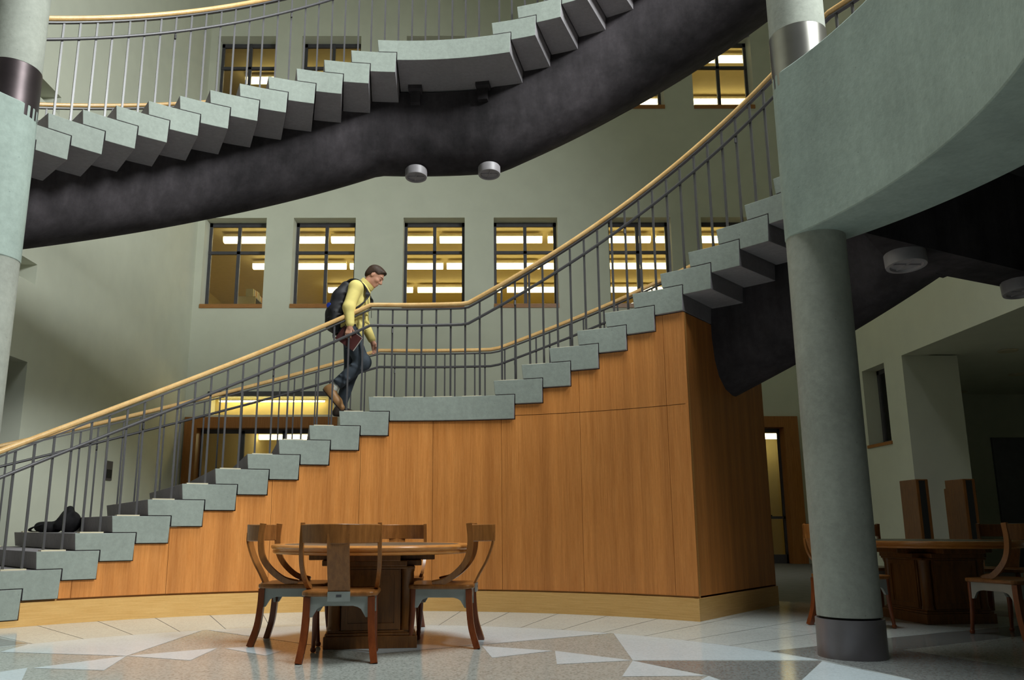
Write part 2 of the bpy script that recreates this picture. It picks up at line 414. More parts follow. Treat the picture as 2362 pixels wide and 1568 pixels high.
pat(3, [(-2.907, 4.921), (-2.841, 5.067), (-2.757, 5.212), (-2.497, 4.658), (-2.603, 4.425)])
pat(3, [(0.532, 5.869), (0.492, 5.312), (0.989, 5.458)])
pat(3, [(0.031, 6.102), (0.092, 5.571), (0.514, 5.869)])
pat_ring(3, .62, 1.03, [(2.202, 5.447), (0.993, 5.458)])
pat(3, [(0.990, 5.444), (0.825, 4.891), (1.310, 4.905)])
pat(3, [(1.323, 4.901), (1.393, 4.604), (1.137, 4.606)])
pat(3, [(2.193, 5.418), (2.456, 4.670), (1.752, 4.675)])
pat(4, [(0.989, 5.432), (2.187, 5.421), (1.748, 4.675), (1.414, 4.580), (1.330, 4.929)])
pat(4, [(-3.900, 6.713), (-3.330, 6.269), (-3.506, 6.052)])
pat(4, [(2.011, 5.845), (2.429, 6.078), (3.206, 6.534), (4.836, 7.364), (2.833, 4.386), (2.479, 4.669), (2.217, 5.455)])
fl.cur = 5; fl.poly([(p[0], p[1], .0016) for p in ((2.952, 5.886), (4.372, 6.675), (3.304, 5.086))])
struct(fl.build('floor', ['grout', 'ring_tile', 'grey_tile', 'white_tile', 'dark_tile', 'grey_tile'], fix=False))

# ---------------------------------------------------------------- walls
def wall_holes(name, org, u, inward, U0, U1, Z0, Z1_, th, holes, mat='wall'):
    """vertical wall; org + u*s + z; thickness away from the hall along -inward"""
    org, u, nrm = Vector(org), Vector(u), Vector(inward); mb = MB()
    us = sorted(set([U0, U1] + [h[0] for h in holes] + [h[1] for h in holes])); zs = sorted(set([Z0, Z1_] + [h[2] for h in holes] + [h[3] for h in holes]))
    P = lambda s, z, d: org + u * s + Vector((0, 0, z)) - nrm * d
    inside = lambda s, z: any(h[0] < s < h[1] and h[2] < z < h[3] for h in holes)
    for a, b in zip(us[:-1], us[1:]):
        for c, d in zip(zs[:-1], zs[1:]):
            if inside((a + b) / 2, (c + d) / 2): continue
            for t in (0, th): mb.quad(P(a, c, t), P(b, c, t), P(b, d, t), P(a, d, t))
    for a, b, c, d in holes:
        mb.quad(P(a, c, 0), P(a, d, 0), P(a, d, th), P(a, c, th)); mb.quad(P(b, c, 0), P(b, d, 0), P(b, d, th), P(b, c, th))
        mb.quad(P(a, d, 0), P(b, d, 0), P(b, d, th), P(a, d, th))
        if c > Z0: mb.quad(P(a, c, 0), P(b, c, 0), P(b, c, th), P(a, c, th))
    mb.quad(P(U0, Z1_, 0), P(U1, Z1_, 0), P(U1, Z1_, th), P(U0, Z1_, th))
    return struct(mb.build(name, mat))
TH_W = .5
WX = [(-6.84, -5.30), (-4.62, -3.06), (-1.86, -.32), (.41, 2.01), (3.28, 4.86), (5.62, 7.2)]
SILL1, HEAD1, SILL2, HEAD2 = 6.12, 8.47, 11.45, 13.56
holes = [(a, b, SILL1, HEAD1) for a, b in WX] + [(a, b, SILL2, HEAD2) for a, b in WX]
PORTAL = (-6.98, -3.35); PORTAL2 = (5.4, 7.62); PH = 3.42
holes += [(PORTAL[0], PORTAL[1], 0, PH), (PORTAL[0] + .55, PORTAL[1] - .1, PH + .06, PH + .5), (PORTAL2[0], PORTAL2[1], 0, PH)]
wall_holes('wall_back', (0, WALL_Y, 0), (1, 0, 0), (0, -1, 0), LEFT_X - .02, 9.4, 0, 17.5, TH_W, holes)
wall_holes('wall_left', (LEFT_X, 0, 0), (0, 1, 0), (1, 0, 0), -6, WALL_Y, 0, 17.5, .5, [(11.0, 12.3, 4.62, 4.95), (11.0, 12.33, 0, 3.37), (11.2, 12.45, 7.62, 7.95)])
ROPEN = (11.0, 14.9)
wall_holes('wall_right', (RIGHT_X, 0, 0), (0, 1, 0), (-1, 0, 0), 3, WALL_Y, 0, 17.5, .5, [(5.5, 14.9, 0, 4.0), (15.58, 16.5, 2.46, 4.0)])
# ceiling with skylight opening
c_ = MB()
for b in ((-8, 9, -6, .4), (-8, 9, 8.2, 19.7), (-8, -3.4, .4, 8.2), (4.2, 9, .4, 8.2)): c_.box(b[0], b[1], b[2], b[3], 16.5, 16.8)
struct(c_.build('ceiling', 'wall'))

def window(n, x0, x1, z0, z1, y, sill=True, transom=.34):
    w = MB(); t = .075; d = .06; yy = y + .36
    w.box(x0, x1, yy, yy + d, z0, z0 + t); w.box(x0, x1, yy, yy + d, z1 - t * 1.4, z1)
    w.box(x0, x0 + t, yy, yy + d, z0, z1); w.box(x1 - t, x1, yy, yy + d, z0, z1)
    xm = (x0 + x1) / 2; w.box(xm - t * .55, xm + t * .55, yy - .01, yy + d, z0, z1)
    zt = z1 - (z1 - z0) * transom; w.box(x0, x1, yy - .01, yy + d, zt - t * .5, zt + t * .5)
    o = struct(w.build('window_%d' % n, 'frame'))
    g = MB().box(x0 + .02, x1 - .02, yy + .025, yy + .033, z0 + .02, z1 - .02).build('glass', 'glass', o)
    if sill: MB().box(x0 - .0, x1 + .0, y - .03, y + .36, z0, z0 + .1).build('sill', 'sill', o)
    return o
n_ = 0
for z0, z1 in ((SILL1, HEAD1), (SILL2, HEAD2)):
    for a, b in WX: n_ += 1; window(n_, a, b, z0, z1, WALL_Y)
# right wall window (seen edge-on) and its frame
w = MB(); w.box(RIGHT_X + .3, RIGHT_X + .36, 15.58, 15.66, 2.46, 4.0); w.box(RIGHT_X + .3, RIGHT_X + .36, 16.42, 16.5, 2.46, 4.0)
w.box(RIGHT_X + .3, RIGHT_X + .36, 15.58, 16.5, 2.46, 2.54); w.box(RIGHT_X + .3, RIGHT_X + .36, 15.58, 16.5, 3.92, 4.0)
o = struct(w.build('window_13', 'frame'))
MB().box(RIGHT_X + .325, RIGHT_X + .332, 15.6, 16.48, 2.5, 3.98).build('glass', 'glass', o)
MB().box(RIGHT_X - .03, RIGHT_X + .3, 15.55, 16.53, 2.4, 2.46).build('sill', 'sill', o)
# portals (doors)
def portal(n, x0, x1, post, leafs):
    w = MB(); y0 = WALL_Y - .06; h = PH
    w.box(x0, x0 + post, y0, WALL_Y + .45, 0, h); w.box(x1 - post, x1, y0, WALL_Y + .45, 0, h); w.box(x0 + post, x1 - post, y0, WALL_Y + .45, h - .26, h)
    o = struct(w.build('door_%d' % n, 'portal'))
    f = MB(); q = x0 + post; r = x1 - post; yy = WALL_Y + .25
    f.box(q, r, yy, yy + .06, h - .36, h - .26); k = leafs
    for i in range(k + 1):
        xx = q + (r - q) * i / k; f.box(max(q, xx - .05), min(r, xx + .05), yy, yy + .06, 0, h - .3)
    f.box(q, r, yy, yy + .06, 0, .2); f.box(q, r, yy, yy + .06, 1.02, 1.08)
    f.build('door_frame', 'frame', o)
    MB().box(q + .03, r - .03, yy + .02, yy + .028, .05, h - .3).build('door_glass', 'glass', o)
    return o
portal(1, PORTAL[0], PORTAL[1], .3, 3)
portal(2, PORTAL2[0], PORTAL2[1], .34, 2)
# transom light box above the left portal
t_ = MB(); t_.box(PORTAL[0] + .5, PORTAL[1] - .05, WALL_Y - .05, WALL_Y + .12, PH + .52, PH + .62); struct(t_.build('trim_1', 'frame'))
t_ = MB(); t_.box(PORTAL[0] + .5, PORTAL[1] - .05, WALL_Y + .4, WALL_Y + .48, PH + .02, PH + .56); struct(t_.build('trim_2', 'cream'))
# rooms behind the walls
def room(name, x0, x1, y0, y1, z0, z1, mat='cream', open_side=None):
    mb = MB()
    Q = {'b': [(x0, y1, z0), (x1, y1, z0), (x1, y1, z1), (x0, y1, z1)], 'l': [(x0, y0, z0), (x0, y1, z0), (x0, y1, z1), (x0, y0, z1)],
         'r': [(x1, y0, z0), (x1, y1, z0), (x1, y1, z1), (x1, y0, z1)], 'c': [(x0, y0, z1), (x1, y0, z1), (x1, y1, z1), (x0, y1, z1)],
         'f': [(x0, y0, z0), (x1, y0, z0), (x1, y1, z0), (x0, y1, z0)], 'n': [(x0, y0, z0), (x1, y0, z0), (x1, y0, z1), (x0, y0, z1)]}
    for k, q in Q.items():
        if k not in (open_side or 'n'): mb.quad(*q)
    return struct(mb.build(name, mat, fix=False))
YB = WALL_Y + TH_W
room('wall_room_1', -9.5, 9.4, YB, 29, 4.3, 9.0)
room('wall_room_2', -9.5, 9.4, YB, 29, 9.6, 14.3)
room('wall_room_3', LEFT_X, 1.5, YB, 27, .0, 4.0)
room('wall_room_4', 5.2, 11, YB, 25, .0, 3.9)
room('wall_room_5', RIGHT_X + .5, 14, 5.4, 19.6, -.001, 4.02, 'wall', 'ln')
MB_ = MB(); MB_.box(RIGHT_X + .5, 9.05, 14.9, 15.2, 0, 4.0); struct(MB_.build('wall_corridor', 'wall'))

# ---------------------------------------------------------------- gallery slabs, ring beams, columns
def gallery(name, a0, a1, outer):
    pts = [pol(a0 + (a1 - a0) * i / 24, 3.7) for i in range(25)]
    return struct(MB().prism([(p.x, p.y) for p in pts] + outer, 3.98, Z1).build(name, 'slab'))
gallery('floor_upper_right', 1.07, 2.3, [(7.98, -1.5), (7.98, 9.1), tuple(pol(1.07, 7.2).xy)])
gallery('floor_upper_left', -1.09, -2.3, [(-7.0, -1.5), (-7.0, 7.2), tuple(pol(-1.09, 6.6).xy)])
def ring_beam(a_col, a_end, label, taper):
    """deep edge beam; rounded where it wraps its column"""
    rc = 3.582; hw = .208; zb, zt = 2.9, 4.2
    sg = 1 if a_end > a_col else -1; mb = MB(); n = 44
    inn = [pol(a_col + (a_end - a_col) * i / n, rc - hw) for i in range(n + 1)]
    out = [pol(a_col + (a_end - a_col) * i / n, rc + hw + taper * min(1, i / n * 2.2)) for i in range(n + 1)]
    c = pol(a_col, rc); base = Vector((c.x, c.y, zb))
    cap = []
    for i in range(1, 12):
        t = pi * i / 12; er = Vector((sin(a_col), cos(a_col), 0)); et = Vector((cos(a_col), -sin(a_col), 0)) * sg
        cap.append(c + er * (hw * cos(t)) - et * (hw * sin(t)))
    loop = inn + out[::-1] + cap
    pts = [(p.x - base.x, p.y - base.y) for p in loop]
    mb.prism(pts, 0, zt - zb)
    o = mb.build('balcony_beam', 'beam', smooth=30, bevel=.008); o.location = base
    return tag(o, label, 'beam', 'curved balcony beams')
ring_beam(1.152, 2.25, 'deep curved concrete balcony beam sweeping out of the right edge above the dark seating area', .28)
ring_beam(-1.008, -2.1, 'pale concrete balcony beam at the left edge of the picture, brightly lit', .05)
def column(a, label, bronze):
    p = pol(a, 3.582); t = tag(empty('column', p), label, 'column', 'round concrete columns')
    MB().lathe([(.203, .26), (.203, 4.19)], 48).build('shaft', 'column', t, smooth=40)
    MB().lathe([(.186, .245), (.186, .262)], 40).build('shadow_gap', 'dark', t, smooth=40)
    MB().lathe([(.215, 0), (.215, .246)], 48).build('base', 'colbase', t, smooth=40)
    MB().lathe([(.207, 4.1), (.207, 4.54)], 48).build('collar', 'bronze' if bronze else 'collar', t, smooth=40)
    MB().lathe([(.203, 4.545), (.203, 8.6)], 48).build('upper_shaft', 'column', t, smooth=40)
column(1.152, 'tall concrete column on the right with dark base and brushed steel collar', False)
column(-1.008, 'pale concrete column at the left edge with dark bronze collar', True)
# landing bridge (soffit with drum lights)
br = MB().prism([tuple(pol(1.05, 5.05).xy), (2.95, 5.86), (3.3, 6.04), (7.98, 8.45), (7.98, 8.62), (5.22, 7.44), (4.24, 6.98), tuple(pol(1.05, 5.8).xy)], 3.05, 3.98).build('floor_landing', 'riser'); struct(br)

# ---------------------------------------------------------------- drum lights
def drum_light(loc, r, h, label):
    t = tag(empty('drum_light', loc), label, 'ceiling light', 'surface mounted drum lights'); t.rotation_euler = (-.1, 0, 0)
    MB().lathe([(0, 0), (r * .93, 0), (r * .93, -.012), (r, -.014), (r, -h + .015), (r * .97, -h), (r * .8, -h), (r * .76, -h + .02), (r * .74, -h + .02)], 36).build('housing', 'fixgrey', t, smooth=40)
    MB().lathe([(r * .76, -h + .022), (r * .5, -h + .045), (.0, -h + .06)], 30).build('reflector', 'lens', t, smooth=60)
    b = MB(); b.box(-r * .74, r * .74, -.006, .006, -h + .008, -h + .02); b.box(-.006, .006, -r * .74, r * .74, -h + .008, -h + .02, rz=.2)
    b.build('cross_bar', 'fixgrey', t)
ZB = Z1 + 14 * RISE - 1.13
drum_light(pol(.002, 5.56, ZB + .012), .142, .115, 'left one of the two drum lights under the upper staircase landing')
drum_light(pol(.172, 5.56, ZB + .012), .142, .115, 'right one of the two drum lights under the upper staircase landing')
drum_light((3.52, 6.34, 3.055), .158, .125, 'drum light on the dark soffit just right of the concrete column')
drum_light((4.99, 7.13, 3.055), .158, .125, 'drum light on the dark soffit cut by the right edge')

# ---------------------------------------------------------------- fluorescent fixtures in the rooms
def fixture(x, y, z, L, label, group):
    t = tag(empty('fluorescent_light', (x, y, z)), label, 'ceiling light', group)
    MB().box(-L / 2, L / 2, -.09, .09, .12, .2).build('housing', 'fix', t)
    MB().sweep([(-L / 2 + .01, 0, 0), (L / 2 - .01, 0, 0)], [(-.1, .12), (-.1, .03), (-.06, -.03), (.06, -.03), (.1, .03), (.1, .12)]).build('diffuser', 'tube', t)
    return t
ORD = ['leftmost', 'second from the left', 'third from the left', 'fourth from the left', 'fifth from the left', 'sixth from the left', 'rightmost']
for y, xs, nm in ((21.6, (-5.7, -2.67, .38, 3.43, 6.48), 'nearest row'), (23.95, (-5.52, -2.51, .49, 3.5, 6.5), 'middle row'), (26.5, (-3.65, -.6, 2.45, 5.5), 'far row')):
    for i, x in enumerate(xs):
        fixture(x, y, 8.72, 2.9, 'yellow fluorescent light, %s in the %s seen through the middle windows' % (ORD[i] if i < len(xs) - 1 else 'rightmost', nm), 'fluorescent lights behind the middle windows')
for y, xs, nm in ((22.2, (-5.9, -3.4), 'upper left windows'), (21.1, (2.9, 5.3, 7.7), 'upper right windows, nearer row'), (23.5, (2.6, 5.2, 7.8), 'upper right windows, farther row')):
    for i, x in enumerate(xs):
        fixture(x, y, 14.02, 2.2, 'yellow fluorescent light, %s behind the %s' % (ORD[i] if i < len(xs) - 1 else 'rightmost', nm), 'fluorescent lights behind the top windows')
fixture(-6.0, 25.6, 3.6, 1.9, 'fluorescent light glowing inside the left wooden portal, nearer the left jamb', 'fluorescent lights behind the left portal')
fixture(-3.9, 25.6, 3.6, 1.9, 'fluorescent light glowing inside the left wooden portal, farther from the left jamb', 'fluorescent lights behind the left portal')
fixture(8.75, 24.2, 3.45, 1.1, 'small ceiling light glowing inside the narrow right doorway', 'light behind the right doorway')
tt = tag(empty('strip_light', (-5.0, WALL_Y + .24, PH + .44)), 'yellow strip light lining the recess above the left wooden portal', 'strip light')
MB().box(-1.3, 1.3, -.03, .03, 0, .03).build('housing', 'fix', tt); MB().tube([(-1.28, 0, -.02), (1.28, 0, -.02)], .018, 8).build('tube', 'tube2', tt, smooth=50)
for (x, y), nm in (((9.78, 14.54), 'nearest of the three recessed downlights in the dark corridor'), ((11.5, 16.9), 'right rear one of the three recessed downlights in the dark corridor'), ((11.6, 19.2), 'left rear one of the three recessed downlights in the dark corridor')):
    t = tag(empty('downlight', (x, y, 4.015)), nm, 'ceiling light', 'corridor downlights')
    MB().lathe([(.12, -.012), (.16, -.02), (.17, 0)], 24).build('trim_ring', 'fix', t, smooth=40); MB().lathe([(.118, -.011), (0, -.008)], 20).build('lamp', 'spot', t)
# dark door and pale leaf in the corridor / beside the right portal
d_ = MB(); d_.box(11.1, 12.1, 17.4, 17.46, 0, 2.72); tag(d_.build('corridor_door', 'frame'), 'dark door at the end of the dim right-hand corridor', 'door')
d_ = empty('door_leaf', (6.62, WALL_Y + .6, 0), .75); tag(d_, 'pale door leaf standing open inside the narrow right doorway', 'door')
MB().box(0, .9, 0, .05, .02, 3.0).build('leaf', 'cream', d_); MB().box(.06, .86, -.05, -.02, 1.05, 1.12).build('push_bar', 'dark', d_); MB().box(.06, .84, -.01, .0, .05, .25).build('kick_plate', 'steel', d_)
# pale notice panel on the right wall near the corner
pn = tag(empty('wall_panel', (RIGHT_X - .01, 18.3, 0)), 'pale panel with wooden base on the right wall behind the column', 'panel')
MB().box(-.03, 0, -.7, .7, .3, 2.5).build('board', 'cream', pn); MB().box(-.05, 0, -.72, .72, 0, .3).build('wood_base', 'portal', pn)
# plaque on the left wall
pq = tag(empty('wall_plaque', (LEFT_X + .005, 15.42, 1.9)), 'small dark plaque on the left wall behind the lower railings', 'plaque')
MB().box(0, .02, -.13, .13, -.18, .18).build('plate', 'frame', pq); MB().box(.02, .026, -.1, .1, -.14, .02).build('text_panel', 'dark', pq)
# wooden gate panels
for (x0, x1, y, z, nm) in ((7.19, 7.39, 13.4, 1.6, 'left'), (8.02, 8.22, 13.5, 1.61, 'middle, tallest'), (8.36, 8.5, 14.15, 1.5, 'right, shorter')):
    g_ = tag(empty('security_gate', ((x0 + x1) / 2, y, 0)), {'l': 'wooden gate panel standing alone behind the right-hand table', 'm': 'taller wooden gate panel of the close pair behind the right-hand table', 'r': 'shorter wooden gate panel of the close pair behind the right-hand table'}[nm[0]], 'gate panel', 'wooden gate panels')
    w_ = (x1 - x0) / 2; MB().box(-w_, w_, -.03, .5, .04, z).build('panel', 'pedestal', g_, bevel=.01); MB().box(-w_ * .55, w_ * .45, -.036, -.026, .1, z - .02).build('inlay', 'dark', g_); MB().box(-w_ - .04, w_ + .04, -.06, .54, 0, .04).build('foot_plate', 'steel', g_)

# ---------------------------------------------------------------- bookshelf behind the left middle window
bs = tag(empty('bookshelf', (-6.2, 20.9, 4.3)), 'dark library bookshelf just inside the leftmost middle window', 'bookshelf')
for z in (.1, .75, 1.4, 2.0, 2.6): MB().box(-.22, .22, 0, 2.4, z, z + .03).build('shelf', 'frame', bs)
MB().box(-.24, .24, -.03, 0, 0, 2.62).build('end_panel', 'cream', bs); MB().box(-.24, .24, 2.4, 2.43, 0, 2.62).build('end_panel', 'cream', bs)
bc = [(200, 190, 140), (120, 60, 50), (210, 200, 170), (60, 70, 60), (190, 150, 70), (90, 90, 100), (220, 210, 180), (140, 110, 60)]
bn = ['cream', 'maroon', 'ivory', 'dark green', 'ochre', 'slate', 'white', 'tan']
for i, c in enumerate(bc): M['book%d' % i] = plain('book_%d' % i, srgb(*c), .6)
yy = .02; cnt = {}
NUM = ['first', 'second', 'third', 'fourth', 'fifth', 'sixth']
for i in range(22):
    th = random.uniform(.05, .085); h = random.uniform(.2, .27); ci = i * 5 % 8; cnt[ci] = cnt.get(ci, 0) + 1
    b = empty('book', (-6.14, 20.9 + yy + th / 2, 6.93)); tag(b, '%s book, %s of that colour from the window on the top shelf' % (bn[ci], NUM[cnt[ci] - 1]), 'book', 'books on the shelf behind the window')
    MB().box(-.1, .1, -th / 2, th / 2, 0, h).build('cover', 'book%d' % ci, b); yy += th + .004

# ---------------------------------------------------------------- chairs
def rrect(x0, x1, y0, y1, r, n=5):
    P = []
    for cx, cy, a in ((x1 - r, y1 - r, 0), (x0 + r, y1 - r, pi / 2), (x0 + r, y0 + r, pi), (x1 - r, y0 + r, 1.5 * pi)):
        for i in range(n + 1): t = a + pi / 2 * i / n; P.append((cx + r * cos(t), cy + r * sin(t)))
    return P
def bez(P, n=14):
    """Catmull-Rom through points"""
    P = [Vector(p) for p in P]; Q = [P[0] * 2 - P[1]] + P + [P[-1] * 2 - P[-2]]; out = []
    for i in range(1, len(Q) - 2):
        for j in range(n):
            t = j / n; a, b, c, d = Q[i - 1:i + 3]
            out.append(.5 * ((2 * b) + (c - a) * t + (2 * a - 5 * b + 4 * c - d) * t * t + (3 * b - a - 3 * c + d) * t ** 3))
    return out + [P[-1]]
def rect(w, h): return [(-w / 2, -h / 2), (w / 2, -h / 2), (w / 2, h / 2), (-w / 2, h / 2)]
def make_chair():
    t = empty('library_chair')
    MB().prism(rrect(-.245, .245, -.235, .245, .07), .404, .436).build('seat', 'chair', t, bevel=.01)
    ap = MB()
    def plate(p, q, zt=.404, zm=.345, ze=.275, th=.018):
        p, q = Vector(p), Vector(q); d = (q - p); L = d.length; d.normalize(); nn = Vector((-d.y, d.x, 0)); n = 12
        s = [0, .03, .045, .06, .08, .11] ; zz = [ze, ze, ze + .025, ze + .05, zm - .008, zm]
        S_ = s + [L - x for x in reversed(s)]; Z_ = zz + list(reversed(zz))
        for i in range(len(S_) - 1):
            a, b = p + d * S_[i], p + d * S_[i + 1]
            ap.hexa([tuple(a + Vector((0, 0, Z_[i]))), tuple(b + Vector((0, 0, Z_[i + 1]))), tuple(b + nn * th + Vector((0, 0, Z_[i + 1]))), tuple(a + nn * th + Vector((0, 0, Z_[i]))),
                     tuple(a + Vector((0, 0, zt))), tuple(b + Vector((0, 0, zt))), tuple(b + nn * th + Vector((0, 0, zt))), tuple(a + nn * th + Vector((0, 0, zt)))])
    plate((-.2, -.205, 0), (.2, -.205, 0)); plate((.2, .205, 0), (-.2, .205, 0)); plate((.215, -.2, 0), (.215, .2, 0)); plate((-.215, .2, 0), (-.215, -.2, 0))
    ap.build('apron', 'apron', t, fix=False)
    br_ = MB().box(-.072, .072, -.246, -.232, .375, .436).build('back_bracket', 'apron', t); MB().box(-.017, .017, -.2475, -.2455, .402, .418).build('maker_plate', 'frame', br_)
    for s in (-1, 1):
        MB().sweep(bez([(s * .205, -.2, .402), (s * .207, -.203, .29), (s * .216, -.22, .14), (s * .236, -.262, 0)], 5), rect(.044, .044), upv=(0, 1, 0), scales=None).build('leg', 'chair_leg', t, smooth=40)
        p = bez([(s * .2, .2, .402), (s * .204, .206, .2), (s * .212, .222, .03)], 5)
        l = MB(); l.tube(p, .023, 12, [1 - .4 * i / (len(p) - 1) for i in range(len(p))]); c_ = len(l.v)
        l.lathe([(0, 0), (.014, .002), (.02, .014), (.018, .028), (.012, .034), (0, .035)], 12, (s * .2125, .2235)); l.build('leg', 'chair_leg', t, smooth=40)
        MB().sweep(bez([(s * .25, -.205, .868), (s * .252, -.215, .75), (s * .253, -.2, .64), (s * .247, -.145, .55), (s * .233, -.045, .47), (s * .222, .06, .44)], 6), rect(.026, .042), upv=(0, 1, 0.01)).build('back_stile', 'chair', t, smooth=40)
    cr = MB(); rows = []; n = 16
    for i in range(n + 1):
        u = -1 + 2 * i / n; x = .262 * u; y = -.37 + .16 * u * u
        rows.append([cr.V((x, y - .011, .738 + .004 * u * u)), cr.V((x, y + .011, .738)), cr.V((x, y + .013, .862)), cr.V((x, y - .013, .862 - .006 * u * u))])
    for i in range(n):
        for j in range(4): cr.F([rows[i][j], rows[i][(j + 1) % 4], rows[i + 1][(j + 1) % 4], rows[i + 1][j]])
    cr.F(rows[0]); cr.F(rows[-1][::-1]); cr.build('crest_rail', 'chair', t, smooth=40, bevel=.004)
    MB().sweep(bez([(0, -.366, .8), (0, -.362, .72), (0, -.318, .6), (0, -.262, .5), (0, -.228, .432)], 6), rect(.142, .014), upv=(0, 1, 0.01)).build('splat', 'chair', t, smooth=40)
    return t
ch0 = make_chair()
chairs = [((-.905, 5.60), .06, 'wooden library chair nearest the camera, its back to us, at the front round table'),
          ((-1.375, 6.31), -1.57, 'wooden library chair on the left side of the front round table'),
          ((-.25, 6.22), 1.5, 'wooden library chair on the right side of the front round table'),
          ((-.70, 6.98), pi + .05, 'wooden library chair at the far side of the front round table, against the panelling'),
          ((4.22, 6.6), .32, 'wooden library chair at the right edge drawn up to the shadowy second table'),
          ((3.22, 7.22), -1.25, 'wooden library chair half hidden behind the concrete column at the second table'),
          ((4.0, 8.55), pi, 'wooden library chair at the far side of the second table, just right of the column'),
          ((5.2, 8.25), pi - .9, 'wooden library chair at the far right side of the shadowy second table')]
for i, (xy, rz, lab) in enumerate(chairs):
    c = ch0 if i == 0 else copy_tree(ch0)
    c.location = (xy[0], xy[1], 0); c.rotation_euler = (0, 0, rz); tag(c, lab, 'chair', 'wooden library chairs')

# ---------------------------------------------------------------- tables
def make_table():
    t = empty('round_table')
    MB().lathe([(0, .694), (.655, .694), (.655, .7155), (0, .7155)], 72).build('top_inlay', 'table_top', t, smooth=40)
    MB().lathe([(.655, .675), (.655, .716), (.735, .717), (.748, .712), (.754, .702), (.75, .69), (.738, .682), (.735, .676), (.74, .67), (.738, .658), (.725, .652), (.655, .652), (.655, .675)], 72).build('edge_rim', 'table_edge', t, smooth=35)
    MB().lathe([(0, .652), (.655, .652), (.655, .69), (0, .69)], 48).build('underside', 'pedestal', t)
    k = MB(); k.box(-.46, .46, -.2, .2, .605, .652); k.box(-.2, .2, -.46, .46, .605, .652); k.box(-.36, .36, -.25, .25, .565, .605); k.box(-.25, .25, -.36, .36, .565, .605); k.box(-.31, .31, -.31, .31, .545, .565)
    k.build('corbel', 'pedestal', t, bevel=.006)
    b = MB(); b.box(-.3, .3, -.21, .21, .12, .55); b.box(-.21, .21, -.3, .3, .12, .55); b.build('body', 'pedestal', t, bevel=.004)
    pnl = MB()
    for q in range(4):
        a = q * pi / 2; R_ = lambda x, y: (x * cos(a) - y * sin(a), x * sin(a) + y * cos(a))
        for (x0, x1, z0, z1) in ((-.2, .2, .13, .17), (-.2, .2, .5, .54), (-.2, -.165, .17, .5), (.165, .2, .17, .5)):
            P = [R_(x0, -.308), R_(x1, -.308), R_(x1, -.299), R_(x0, -.299)]; pnl.prism(P, z0, z1)
    pnl.build('panel_moulding', 'pedestal', t)
    for sx in (-1, 1):
        for sy in (-1, 1): MB().lathe([(.052, .12), (.052, .14), (.046, .15), (.046, .52), (.052, .53), (.052, .55)], 20, (sx * .258, sy * .258)).build('corner_column', 'pedestal', t, smooth=40)
    p = MB(); p.box(-.33, .33, -.33, .33, .0, .085); p.box(-.318, .318, -.318, .318, .085, .105); p.box(-.305, .305, -.305, .305, .105, .12); p.build('plinth', 'pedestal', t, bevel=.005)
    return t
tb = make_table(); tb.location = (-.80, 6.30, 0); tb.rotation_euler = (0, 0, .12); tag(tb, 'round wooden table with dark inlaid top in the lit foreground', 'table', 'round library tables')
t2 = copy_tree(tb); t2.location = (4.22, 7.72, 0); t2.rotation_euler = (0, 0, .1); tag(t2, 'second round wooden table in the shadow right of the column', 'table', 'round library tables')

# ---------------------------------------------------------------- organic shapes: signed distance fields meshed with surface nets
def surf_nets(F, org, h):
    nx, ny, nz = F.shape; ins = F < 0
    c = [(i, j, k) for i in (0, 1) for j in (0, 1) for k in (0, 1)]
    sl = lambda A, i, j, k: A[i:nx - 1 + i, j:ny - 1 + j, k:nz - 1 + k]
    cnt = sum(sl(ins, *q).astype(np.int8) for q in c); act = (cnt > 0) & (cnt < 8)
    I = np.argwhere(act); idx = -np.ones(act.shape, np.int64); idx[act] = np.arange(len(I))
    P = np.zeros((len(I), 3)); N = np.zeros(len(I))
    for a in c:
        for ax in range(3):
            if a[ax]: continue
            b = list(a); b[ax] = 1
            fa = F[I[:, 0] + a[0], I[:, 1] + a[1], I[:, 2] + a[2]]; fb = F[I[:, 0] + b[0], I[:, 1] + b[1], I[:, 2] + b[2]]
            m = (fa < 0) != (fb < 0); t = np.where(m, fa / np.where(m, fa - fb, 1), 0)
            q = np.tile(np.array(a, float), (len(I), 1)); q[:, ax] += t
            P += q * m[:, None]; N += m
    V = np.array(org) + (I + P / N[:, None]) * h; faces = []
    for ax in range(3):
        u, v = [(1, 2), (2, 0), (0, 1)][ax]
        lo = [slice(None)] * 3; hi = [slice(None)] * 3; lo[ax] = slice(0, -1); hi[ax] = slice(1, None)
        A, B = ins[tuple(lo)], ins[tuple(hi)]; E = np.argwhere(A != B)
        E = E[(E[:, u] > 0) & (E[:, v] > 0) & (E[:, u] < F.shape[u] - 1) & (E[:, v] < F.shape[v] - 1)]
        def cid(du, dv):
            q = E.copy(); q[:, u] -= du; q[:, v] -= dv; return idx[q[:, 0], q[:, 1], q[:, 2]]
        Q = np.stack([cid(1, 1), cid(0, 1), cid(0, 0), cid(1, 0)], 1)
        fl_ = ~A[E[:, 0], E[:, 1], E[:, 2]]; Q[fl_] = Q[fl_][:, ::-1]; faces.append(Q)
    return V, np.concatenate(faces)
